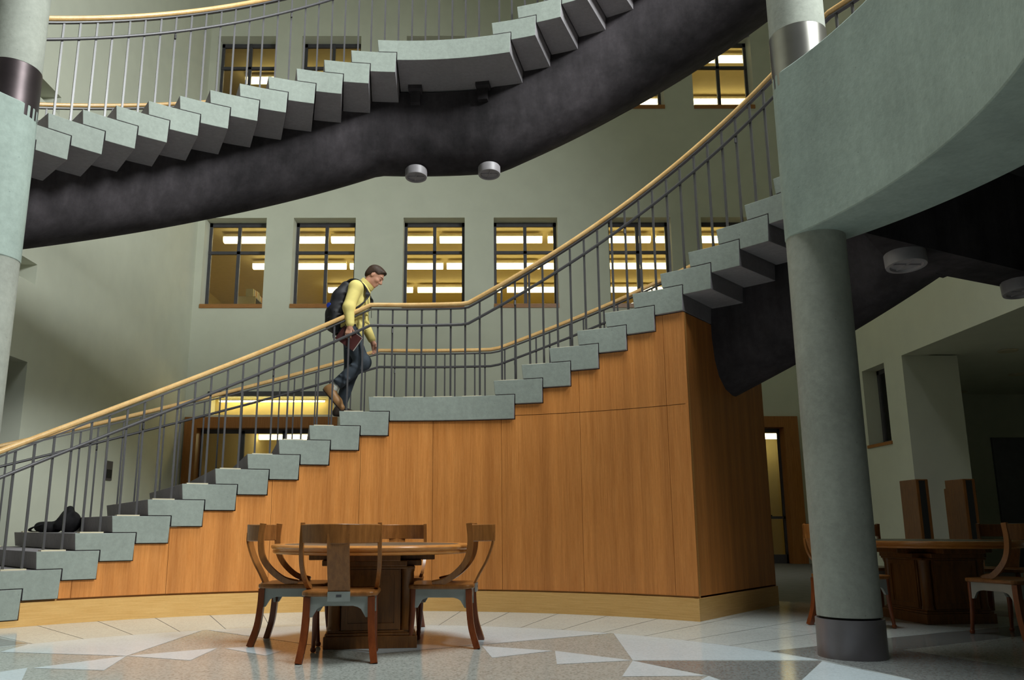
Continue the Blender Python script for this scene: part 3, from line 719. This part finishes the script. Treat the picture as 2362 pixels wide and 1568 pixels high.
class SDF:
    def __init__(s, lo, hi, h):
        s.lo = np.array(lo, float); s.h = h; n = np.ceil((np.array(hi) - s.lo) / h).astype(int) + 1
        s.F = np.full(n, 1.0, np.float32)
    def _reg(s, lo, hi, m):
        a = np.clip(np.floor((np.minimum(lo, hi) - m - s.lo) / s.h).astype(int), 0, None); b = np.minimum(np.ceil((np.maximum(lo, hi) + m - s.lo) / s.h).astype(int) + 1, s.F.shape)
        sl = tuple(slice(x, max(x, y)) for x, y in zip(a, b))
        G = np.meshgrid(*[s.lo[i] + s.h * np.arange(a[i], max(a[i], b[i])) for i in range(3)], indexing='ij'); return sl, np.stack(G, -1)
    def _join(s, sl, d, k, op):
        f = s.F[sl]
        if op == 'sub': s.F[sl] = np.maximum(f, -d); return
        if k <= 0: s.F[sl] = np.minimum(f, d); return
        hh = np.clip(.5 + .5 * (f - d) / k, 0, 1); s.F[sl] = f * (1 - hh) + d * hh - k * hh * (1 - hh)
    def cone(s, a, b, ra, rb, k=.02, op='add'):
        a, b = np.array(a, float), np.array(b, float); mr = max(ra, rb) + k + .03
        sl, X = s._reg(a, b, mr); ab = b - a; L2 = ab @ ab + 1e-9; t = np.clip(((X - a) @ ab) / L2, 0, 1)
        d = np.linalg.norm(X - (a + t[..., None] * ab), axis=-1) - (ra + (rb - ra) * t); s._join(sl, d, k, op); return s
    def chain(s, pts, rs, k=.02, op='add'):
        for i in range(len(pts) - 1): s.cone(pts[i], pts[i + 1], rs[i], rs[i + 1], k, op)
        return s
    def ell(s, c, r, axes=None, k=.02, op='add'):
        c = np.array(c, float); r = np.array(r, float); m = r.max() + k + .03
        sl, X = s._reg(c, c, m); Y = X - c
        if axes is not None: Y = Y @ np.array(axes, float).T
        q = np.linalg.norm(Y / r, axis=-1); g = np.linalg.norm(Y / (r * r), axis=-1) + 1e-6
        s._join(sl, q * (q - 1) / g, k, op); return s
    def cut(s, p, n):      # keep the side where (x-p).n < 0
        sl, X = s._reg(s.lo, s.lo + s.h * np.array(s.F.shape), 0); d = (X - np.array(p, float)) @ np.array(n, float) / np.linalg.norm(n)
        s.F[sl] = np.maximum(s.F[sl], d); return s
    def shell(s, other, off): s.F = np.maximum(s.F, other.F - off); return s
    def build(s, name, mat, parent=None, base=(0, 0, 0), mats=None, fn=None):
        V, Q = surf_nets(s.F, s.lo, s.h); V = V - np.array(base)
        me = bpy.data.meshes.new(name); me.from_pydata(V.tolist(), [], Q.tolist())
        for m in ([mat] + (mats or [])): me.materials.append(M[m])
        if fn is not None:
            cen = V[Q].mean(1) + np.array(base); me.polygons.foreach_set('material_index', fn(cen).astype(np.int32))
        me.polygons.foreach_set('use_smooth', [True] * len(me.polygons)); me.update()
        o = bpy.data.objects.new(name, me); COL.objects.link(o)
        if parent: o.parent = parent
        return o

M['skin'] = plain('skin', srgb(206, 150, 124), .55, 0, .35, .06, 12)
M['hair'] = plain('brown_hair', srgb(62, 44, 32), .6, 0, .3, .35, 60)
M['shirt'] = plain('yellow_shirt', srgb(234, 214, 132), .8, 0, .2, .05, 14)
M['trousers'] = plain('slate_trousers', srgb(62, 68, 76), .8, 0, .2, .18, 20)
M['boot'] = plain('tan_leather', srgb(152, 110, 68), .5, 0, .4, .15, 20)
M['sole_shade'] = plain('boot_sole_shade', srgb(58, 46, 38), .7)
M['sock'] = plain('grey_sock', srgb(196, 194, 186), .85)
M['maroon'] = plain('maroon_cover', srgb(78, 34, 32), .5)
M['paper'] = plain('paper_edge', srgb(214, 206, 196), .7)
M['blue'] = plain('blue_badge', srgb(40, 70, 190), .5)
M['eye'] = plain('dark_eye', srgb(40, 28, 22), .3)
M['nylon'] = plain('black_nylon', srgb(38, 36, 40), .6, 0, .35, .25, 30)

PY, FZ = 8.86, 13 * RISE                 # the tread he steps on
pb = Vector((-1.45, PY, FZ))
man = tag(empty('person', pb), 'man in a yellow shirt and dark trousers climbing the stairs, head bowed', 'person')
def J(x, z, dy=0): return np.array((x, PY + dy, z))
h_near, h_far = -.17, .17
hipN, hipF = J(-1.425, 2.955, -.085), J(-1.415, 2.955, .085)
kneeA, ankA, heelA, ballA, toeA = J(-1.275, 2.63, -.09), J(-1.575, 2.355, -.1), J(-1.655, 2.315, -.1), J(-1.54, 2.185, -.1), J(-1.49, 2.125, -.1)
kneeB, ankB, heelB, ballB, toeB = J(-1.43, 2.55, .09), J(-1.53, 2.16, .09), J(-1.575, 2.09, .09), J(-1.46, 2.085, .09), J(-1.36, 2.08, .09)
pel, waist, chest, upch = J(-1.425, 2.99), J(-1.43, 3.14), J(-1.385, 3.34), J(-1.345, 3.47)
shN, shF = J(-1.365, 3.475, -.165), J(-1.33, 3.475, .165)
elN, wrN = J(-1.425, 3.225, -.225), J(-1.405, 3.015, -.235)
elF, wrF = J(-1.33, 3.185, .2), J(-1.205, 2.925, .17)
nk0, nk1 = J(-1.30, 3.525), J(-1.225, 3.60)
hd = J(-1.175, 3.655)
tilt = math.radians(-38); hf = np.array((cos(tilt), 0, sin(tilt))); hu = np.array((-sin(tilt), 0, cos(tilt))); hs = np.array((0, -1., 0))
AX = [hf, hs, hu]
def H(f, s_, u): return hd + hf * f + hs * s_ + hu * u
b = SDF((-1.78, PY - .36, FZ - .02), (-.95, PY + .36, 3.86), .0068)
# torso, limbs
b.cone(pel, waist, .115, .11, .03).cone(waist, chest, .115, .125, .04).cone(chest, upch, .125, .1, .04)
for s_, sh in ((-1, shN), (1, shF)): b.cone(upch, sh, .085, .058, .04)
b.chain([hipN, kneeA, ankA], [.085, .058, .04], .03).chain([hipF, kneeB, ankB], [.085, .058, .04], .03)
b.chain([ankA, heelA], [.036, .034]).chain([heelA, ballA, toeA], [.034, .036, .024]).chain([ankB, heelB], [.036, .032]).chain([heelB, ballB, toeB], [.032, .034, .024])
b.chain([shN, elN, wrN], [.055, .042, .028], .03).chain([shF, elF, wrF], [.055, .042, .028], .03)
b.chain([nk0, nk1, H(-.02, 0, -.05)], [.062, .056, .058], .03)
# head
b.ell(H(-.012, 0, .03), (.1, .076, .086), AX, .02).ell(H(.022, 0, -.035), (.07, .06, .08), AX, .03).ell(H(.058, 0, -.098), (.03, .032, .024), AX, .025)
b.cone(H(.082, 0, .018), H(.112, 0, -.025), .009, .0135, .012).ell(H(.1, 0, -.034), (.016, .017, .01), AX, .01)          # nose
b.ell(H(.082, 0, .03), (.016, .055, .01), AX, .012)                                                                  # brow
for q in (-1, 1):
    b.ell(H(.088, q * .03, .012), (.016, .017, .012), AX, .004, 'sub').ell(H(.081, q * .03, .011), (.014, .015, .013), AX, .003)
    b.ell(H(-.012, q * .076, -.008), (.02, .009, .031), AX, .008)                                                     # ear
    b.ell(H(.055, q * .045, -.03), (.026, .018, .022), AX, .02)                                                       # cheek
b.ell(H(.087, 0, -.06), (.012, .026, .0065), AX, .006).ell(H(.085, 0, -.074), (.012, .023, .007), AX, .006)             # lips
# hands: palm, four fingers of different lengths, thumb
def hand(wr, d, side, palm_n, curl, grip):
    """d: direction knuckles point, side: towards the thumb, palm_n: palm normal"""
    d, side, pn = [np.array(q, float) / np.linalg.norm(q) for q in (d, side, palm_n)]
    b.cone(wr, wr + d * .03, .027, .026, .015); c = wr + d * .055
    for u in (-.028, -.01, .01, .027): b.cone(wr + d * .02 + side * u * .6, wr + d * .088 + side * u, .014, .0125, .008)
    for u, L in ((.03, .07), (.0105, .08), (-.0095, .074), (-.028, .058)):
        p0 = wr + d * .088 + side * u; e = d; r = .0088; ang_ = 0
        for seg, fr in enumerate((.45, .32, .23)):
            ang_ += curl[seg]; e = d * cos(ang_) + pn * sin(ang_); p1 = p0 + e * L * fr; b.cone(p0, p1, r, r * .92, .004); p0, r = p1, r * .92
    t0 = wr + d * .03 + side * .026; t1 = t0 + (side * .62 + d * .6 + pn * grip) * .036; t2 = t1 + (d * .9 + side * .1 + pn * grip * 1.4) * .03
    b.chain([t0, t1, t2], [.013, .0105, .009], .006)
hand(wrN, (-.15, -.05, -1), (1, 0, -.1), (-.1, 1, -.05), (.35, .55, .45), .9)
hand(wrF, (.35, 0, -1), (.9, -.35, .3), (-.8, -.3, -.2), (.3, .4, .3), .4)
b.build('body', 'skin', man, pb)
bd = b
# hair: a cap over the skull, cut at the hairline
hr = SDF((-1.34, PY - .13, 3.5), (-1.0, PY + .13, 3.84), .0055)
hr.ell(H(-.014, 0, .036), (.11, .086, .094), AX, 0).ell(H(.05, 0, .085), (.06, .06, .03), AX, .03).ell(H(-.06, 0, -.02), (.056, .072, .06), AX, .03)
hr.cut(H(.06, 0, .06), hf * .9 - hu * .55 + hs * 0)
sl, X = hr._reg(hr.lo, hr.lo + hr.h * np.array(hr.F.shape), 0); Y = X - hd; f_, u_ = Y @ hf, Y @ hu
low_cut = np.maximum(-.005 - u_ + np.clip(f_ + .03, -.04, .0) * 1.6, -1); low_cut = np.where(f_ > -.01, np.maximum(low_cut, .03 - u_), low_cut); hr.F = np.maximum(hr.F, np.minimum(low_cut, .05).astype(np.float32))
hr.build('hair', 'hair', man, pb)
for q in (-1, 1): MB().tube([Vector(H(.093, q * .018, .027)) - pb, Vector(H(.092, q * .034, .031)) - pb, Vector(H(.082, q * .05, .026)) - pb], .0042, 6).build('eyebrow', 'hair', man)
for q in (-1, 1):
    e_ = MB(); c_ = Vector(H(.0925, q * .03, .008)) - pb; e_.tube([c_ - Vector(hs) * .011, c_ + Vector(hf) * .002, c_ + Vector(hs) * .011], .0019, 6); e_.build('eyelid', 'eye', man)
# shirt
sh = SDF((-1.72, PY - .36, 2.85), (-1.1, PY + .36, 3.68), .0075)
sh.cone(J(-1.45, 3.02), J(-1.435, 3.16), .155, .15, .04).cone(J(-1.435, 3.16), J(-1.385, 3.34), .15, .152, .05).cone(J(-1.385, 3.34), J(-1.345, 3.47), .15, .115, .05)
sh.cone(J(-1.5, 3.06, -.08), J(-1.44, 3.2, -.08), .085, .09, .03).cone(J(-1.5, 3.06, .08), J(-1.44, 3.2, .08), .085, .09, .03).cone(J(-1.36, 2.99, -.05), J(-1.36, 3.2, -.05), .085, .09, .03)
for s_ in (shN, shF): sh.cone(upch, s_, .1, .076, .05)
sh.chain([shN, elN, wrN + np.array((.0, 0, .025))], [.076, .066, .047], .03).chain([shF, elF, wrF + np.array((-.012, 0, .03))], [.076, .064, .046], .03)
for x_, z_ in ((-1.33, 3.25), (-1.32, 3.15), (-1.34, 3.08)): sh.cone(J(x_, z_, -.13), J(x_ + .09, z_ - .07, -.06), .014, .012, .03)
sh.cone(J(-1.322, 3.5), J(-1.285, 3.535), .086, .07, .02)
sh.cone(J(-1.335, 3.56), J(-1.14, 3.76), .068, .068, 0, 'sub')
sh.cut(J(-1.45, 2.985), np.array((-.42, 0, -1)))
sh.cone(J(-1.47, 2.9, -.03), J(-1.44, 3.02, 0), .14, .115, 0, 'sub')
sh.build('shirt', 'shirt', man, pb)
cl = MB(); cl.sweep([Vector(J(-1.262, 3.56)) - pb + Vector((.078 * cos(t) * .8, .078 * sin(t), -.062 * cos(t))) for t in [(-2.6 + 5.2 * i / 20) for i in range(21)]], rect(.008, .045), upv=(.67, 0, .74)); cl.build('collar', 'shirt', man, smooth=40)
# trousers, belt
tr = SDF((-1.72, PY - .26, FZ + .03), (-1.15, PY + .26, 3.13), .0075)
tr.cone(J(-1.425, 2.975, -.04), J(-1.425, 2.975, .04), .13, .13, .03).cone(J(-1.43, 2.98), J(-1.435, 3.06), .125, .125, .03)
tr.chain([hipN + np.array((-.015, 0, .0)), kneeA, ankA + np.array((.045, 0, .045))], [.112, .08, .066], .035).chain([hipF, kneeB, ankB + np.array((.0, 0, .02))], [.112, .078, .062], .035)
tr.ell(kneeA + np.array((.02, 0, .0)), (.075, .07, .085), None, .03)
for t_ in (.2, .62, .8): tr.cone(kneeA + (ankA - kneeA) * t_ + np.array((.05, -.055, -.03)), kneeA + (ankA - kneeA) * (t_ + .08) + np.array((-.03, -.07, .04)), .008, .006, .03)
for q in (0, .06, .12): tr.cone(hipN + np.array((.09, -.06, -.03 - q)), hipN + np.array((-.02, -.1, -.07 - q)), .011, .009, .02)
tr.cone(ankA + np.array((-.03, 0, -.03)), ankA + np.array((.02, 0, .02)), .05, .052, 0, 'sub')
tr.build('trousers', 'trousers', man, pb)
bt = MB(); bt.sweep([Vector(J(-1.43, 3.035)) - pb + Vector((.135 * cos(2 * pi * i / 28), .165 * sin(2 * pi * i / 28), 0)) for i in range(29)], rect(.01, .04)); bt.build('belt', 'black', man)
# socks and boots
sk = SDF((-1.68, PY - .2, 2.26), (-1.48, PY - .02, 2.46), .006); sk.cone(ankA + np.array((-.015, 0, -.03)), ankA + np.array((.035, 0, .04)), .046, .048, 0); sk.build('sock', 'sock', man, pb)
def boot(ank, heel, ball, toe, name, mat):
    s_ = SDF(np.minimum(np.minimum(heel, toe), ank) - .1, np.maximum(np.maximum(heel, toe), ank) + .1, .006)
    s_.chain([ank, heel], [.046, .044], .02).chain([heel, ball, toe], [.044, .05, .034], .02).cone(heel * .6 + ank * .4, ball, .05, .046, .03)
    d = toe - heel; L = np.linalg.norm(d); d = d / L; n_ = np.array((-d[2], 0, d[0])); n_ = n_ if n_[2] > 0 else -n_
    s_.cut(heel - n_ * .036, -n_)
    o = s_.build(name, mat, man, pb, ['sole_shade'], lambda C: ((C - (heel - n_ * .022)) @ n_ < 0))
    return o
boot(ankA, heelA, ballA, toeA, 'boot', 'boot'); boot(ankB, heelB, ballB, toeB, 'boot', 'sole_shade')  # far boot takes the dark sole colour: its shade is put into the material
# backpack (worn, a thing of its own)
pkb = Vector((-1.62, PY, 2.98))
pk = tag(empty('backpack', pkb), 'black backpack worn by the man in the yellow shirt', 'backpack')
s_ = SDF((-1.83, PY - .22, 2.88), (-1.3, PY + .22, 3.7), .0085)
s_.chain([J(-1.585, 3.07), J(-1.575, 3.22), J(-1.535, 3.38), J(-1.485, 3.5)], [.1, .125, .118, .085], .05)
for q in (-.09, .09): s_.chain([J(-1.575, 3.06, q), J(-1.575, 3.22, q), J(-1.535, 3.38, q), J(-1.48, 3.5, q * .8)], [.09, .11, .1, .075], .04)
s_.cone(J(-1.655, 3.08), J(-1.66, 3.2), .07, .07, .03).cone(J(-1.655, 3.08, -.07), J(-1.655, 3.2, -.07), .06, .06, .02).cone(J(-1.655, 3.08, .07), J(-1.655, 3.2, .07), .06, .06, .02)
s_.cone(J(-1.6, 3.06, -.17), J(-1.585, 3.18, -.18), .04, .04, .02)
for z_ in (3.12, 3.26, 3.38): s_.cone(J(-1.67 + (z_ - 3.12) * .3, z_, -.15), J(-1.5 + (z_ - 3.12) * .3, z_ + .03, -.21), .012, .012, .02)
for a_, b_, ra, rb in ((J(-1.45, 3.02), J(-1.435, 3.16), .15, .145), (J(-1.435, 3.16), J(-1.385, 3.34), .145, .147), (J(-1.385, 3.34), J(-1.345, 3.47), .146, .112)): s_.cone(a_, b_, ra, rb, 0, 'sub')
s_.build('pack', 'nylon', pk, pkb)
bg = MB().lathe([(0, 0), (.03, 0), (.03, .008), (0, .01)], 18).build('badge', 'blue', pk, smooth=40); 
kx, kz = int((-1.66 - s_.lo[0]) / s_.h), int((3.27 - s_.lo[2]) / s_.h); ky = int(np.argmax(s_.F[kx, :, kz] < 0))
bg.location = Vector((s_.lo[0] + kx * s_.h, s_.lo[1] + ky * s_.h + .002, 3.27)) - pkb; bg.rotation_euler = (pi / 2, 0, -.6)
for q in (-1, 1):
    yy_ = q * .125
    st = [J(-1.47, 3.55, yy_ * .8), J(-1.41, 3.575, yy_), J(-1.335, 3.56, yy_ * 1.03), J(-1.262, 3.49, yy_ * 1.05), J(-1.232, 3.41, yy_ * 1.1), J(-1.25, 3.33, yy_ * 1.25), J(-1.32, 3.25, yy_ * 1.4), J(-1.44, 3.17, yy_ * 1.45)]
    MB().sweep([v - pkb for v in bez([tuple(p) for p in st], 6)], rect(.055, .014), upv=(-.35, 0, 1) if False else (0, 0, 1)).build('shoulder_strap', 'nylon', pk, smooth=40)
    MB().sweep([Vector(p) - pkb for p in (J(-1.235, 3.4, yy_ * 1.1), J(-1.225, 3.3, yy_ * 1.12), J(-1.222, 3.2, yy_ * 1.1))], rect(.004, .02), upv=(0, 1, 0)).build('webbing', 'nylon', pk)
MB().sweep([Vector(p) - pkb for p in (J(-1.6, 3.0, -.12), J(-1.605, 2.93, -.12), J(-1.6, 2.9, -.12))], rect(.02, .006), upv=(0, 1, 0)).build('webbing', 'nylon', pk)
# maroon folder in the near hand
fb = Vector((-1.42, PY - .2, 2.88))
fo = tag(empty('folder', fb), 'maroon folder held in the right hand of the climbing man', 'folder')
d1 = Vector((.8, -.02, -.58)).normalized(); d2 = Vector((-.58, .1, -.8)).normalized(); d3 = d1.cross(d2).normalized()
def slab(c, a, b_, t): return MB().hexa([c + d1 * (sx * a) + d2 * (sy * b_) + d3 * (sz * t) for sz in (-1, 1) for sx, sy in ((-1, -1), (1, -1), (1, 1), (-1, 1))])
slab(Vector((0, 0, 0)), .125, .088, .015).build('cover', 'maroon', fo, bevel=.004); slab(Vector((0, 0, 0)) - d2 * .003 + d1 * .004, .124, .0885, .0115).build('pages', 'paper', fo)

# ---------------------------------------------------------------- black bag left on the stairs
pbag = pol(-.668, 5.95, 5 * RISE)
bgt = tag(empty('duffel_bag', pbag), 'black bag dumped on a lower step behind the railing', 'bag')
s_ = SDF((pbag.x - .4, pbag.y - .4, pbag.z - .01), (pbag.x + .4, pbag.y + .4, pbag.z + .36), .012)
o_ = np.array(pbag)
s_.ell(o_ + (.1, .02, .11), (.1, .16, .12), None, .03).cone(o_ + (.02, .03, .12), o_ + (.11, -.02, .235), .06, .045, .03).cone(o_ + (.05, -.1, .08), o_ + (.14, -.06, .2), .05, .035, .03).cone(o_ + (-.05, .05, .06), o_ + (.06, .1, .16), .06, .05, .04).ell(o_ + (-.1, -.02, .055), (.13, .12, .06), None, .03).cone(o_ + (-.18, -.06, .06), o_ + (-.05, -.1, .05), .045, .05, .03)
s_.cut(o_ + (0, 0, .002), (0, 0, -1)); s_.build('bag_body', 'black', bgt, pbag)
MB().sweep([Vector(p) for p in bez([(-.1, -.12, .09), (-.17, -.17, .06), (-.24, -.13, .03), (-.27, -.03, .012), (-.24, .06, .012)], 5)], rect(.03, .008)).build('carry_strap', 'black', bgt, smooth=50)
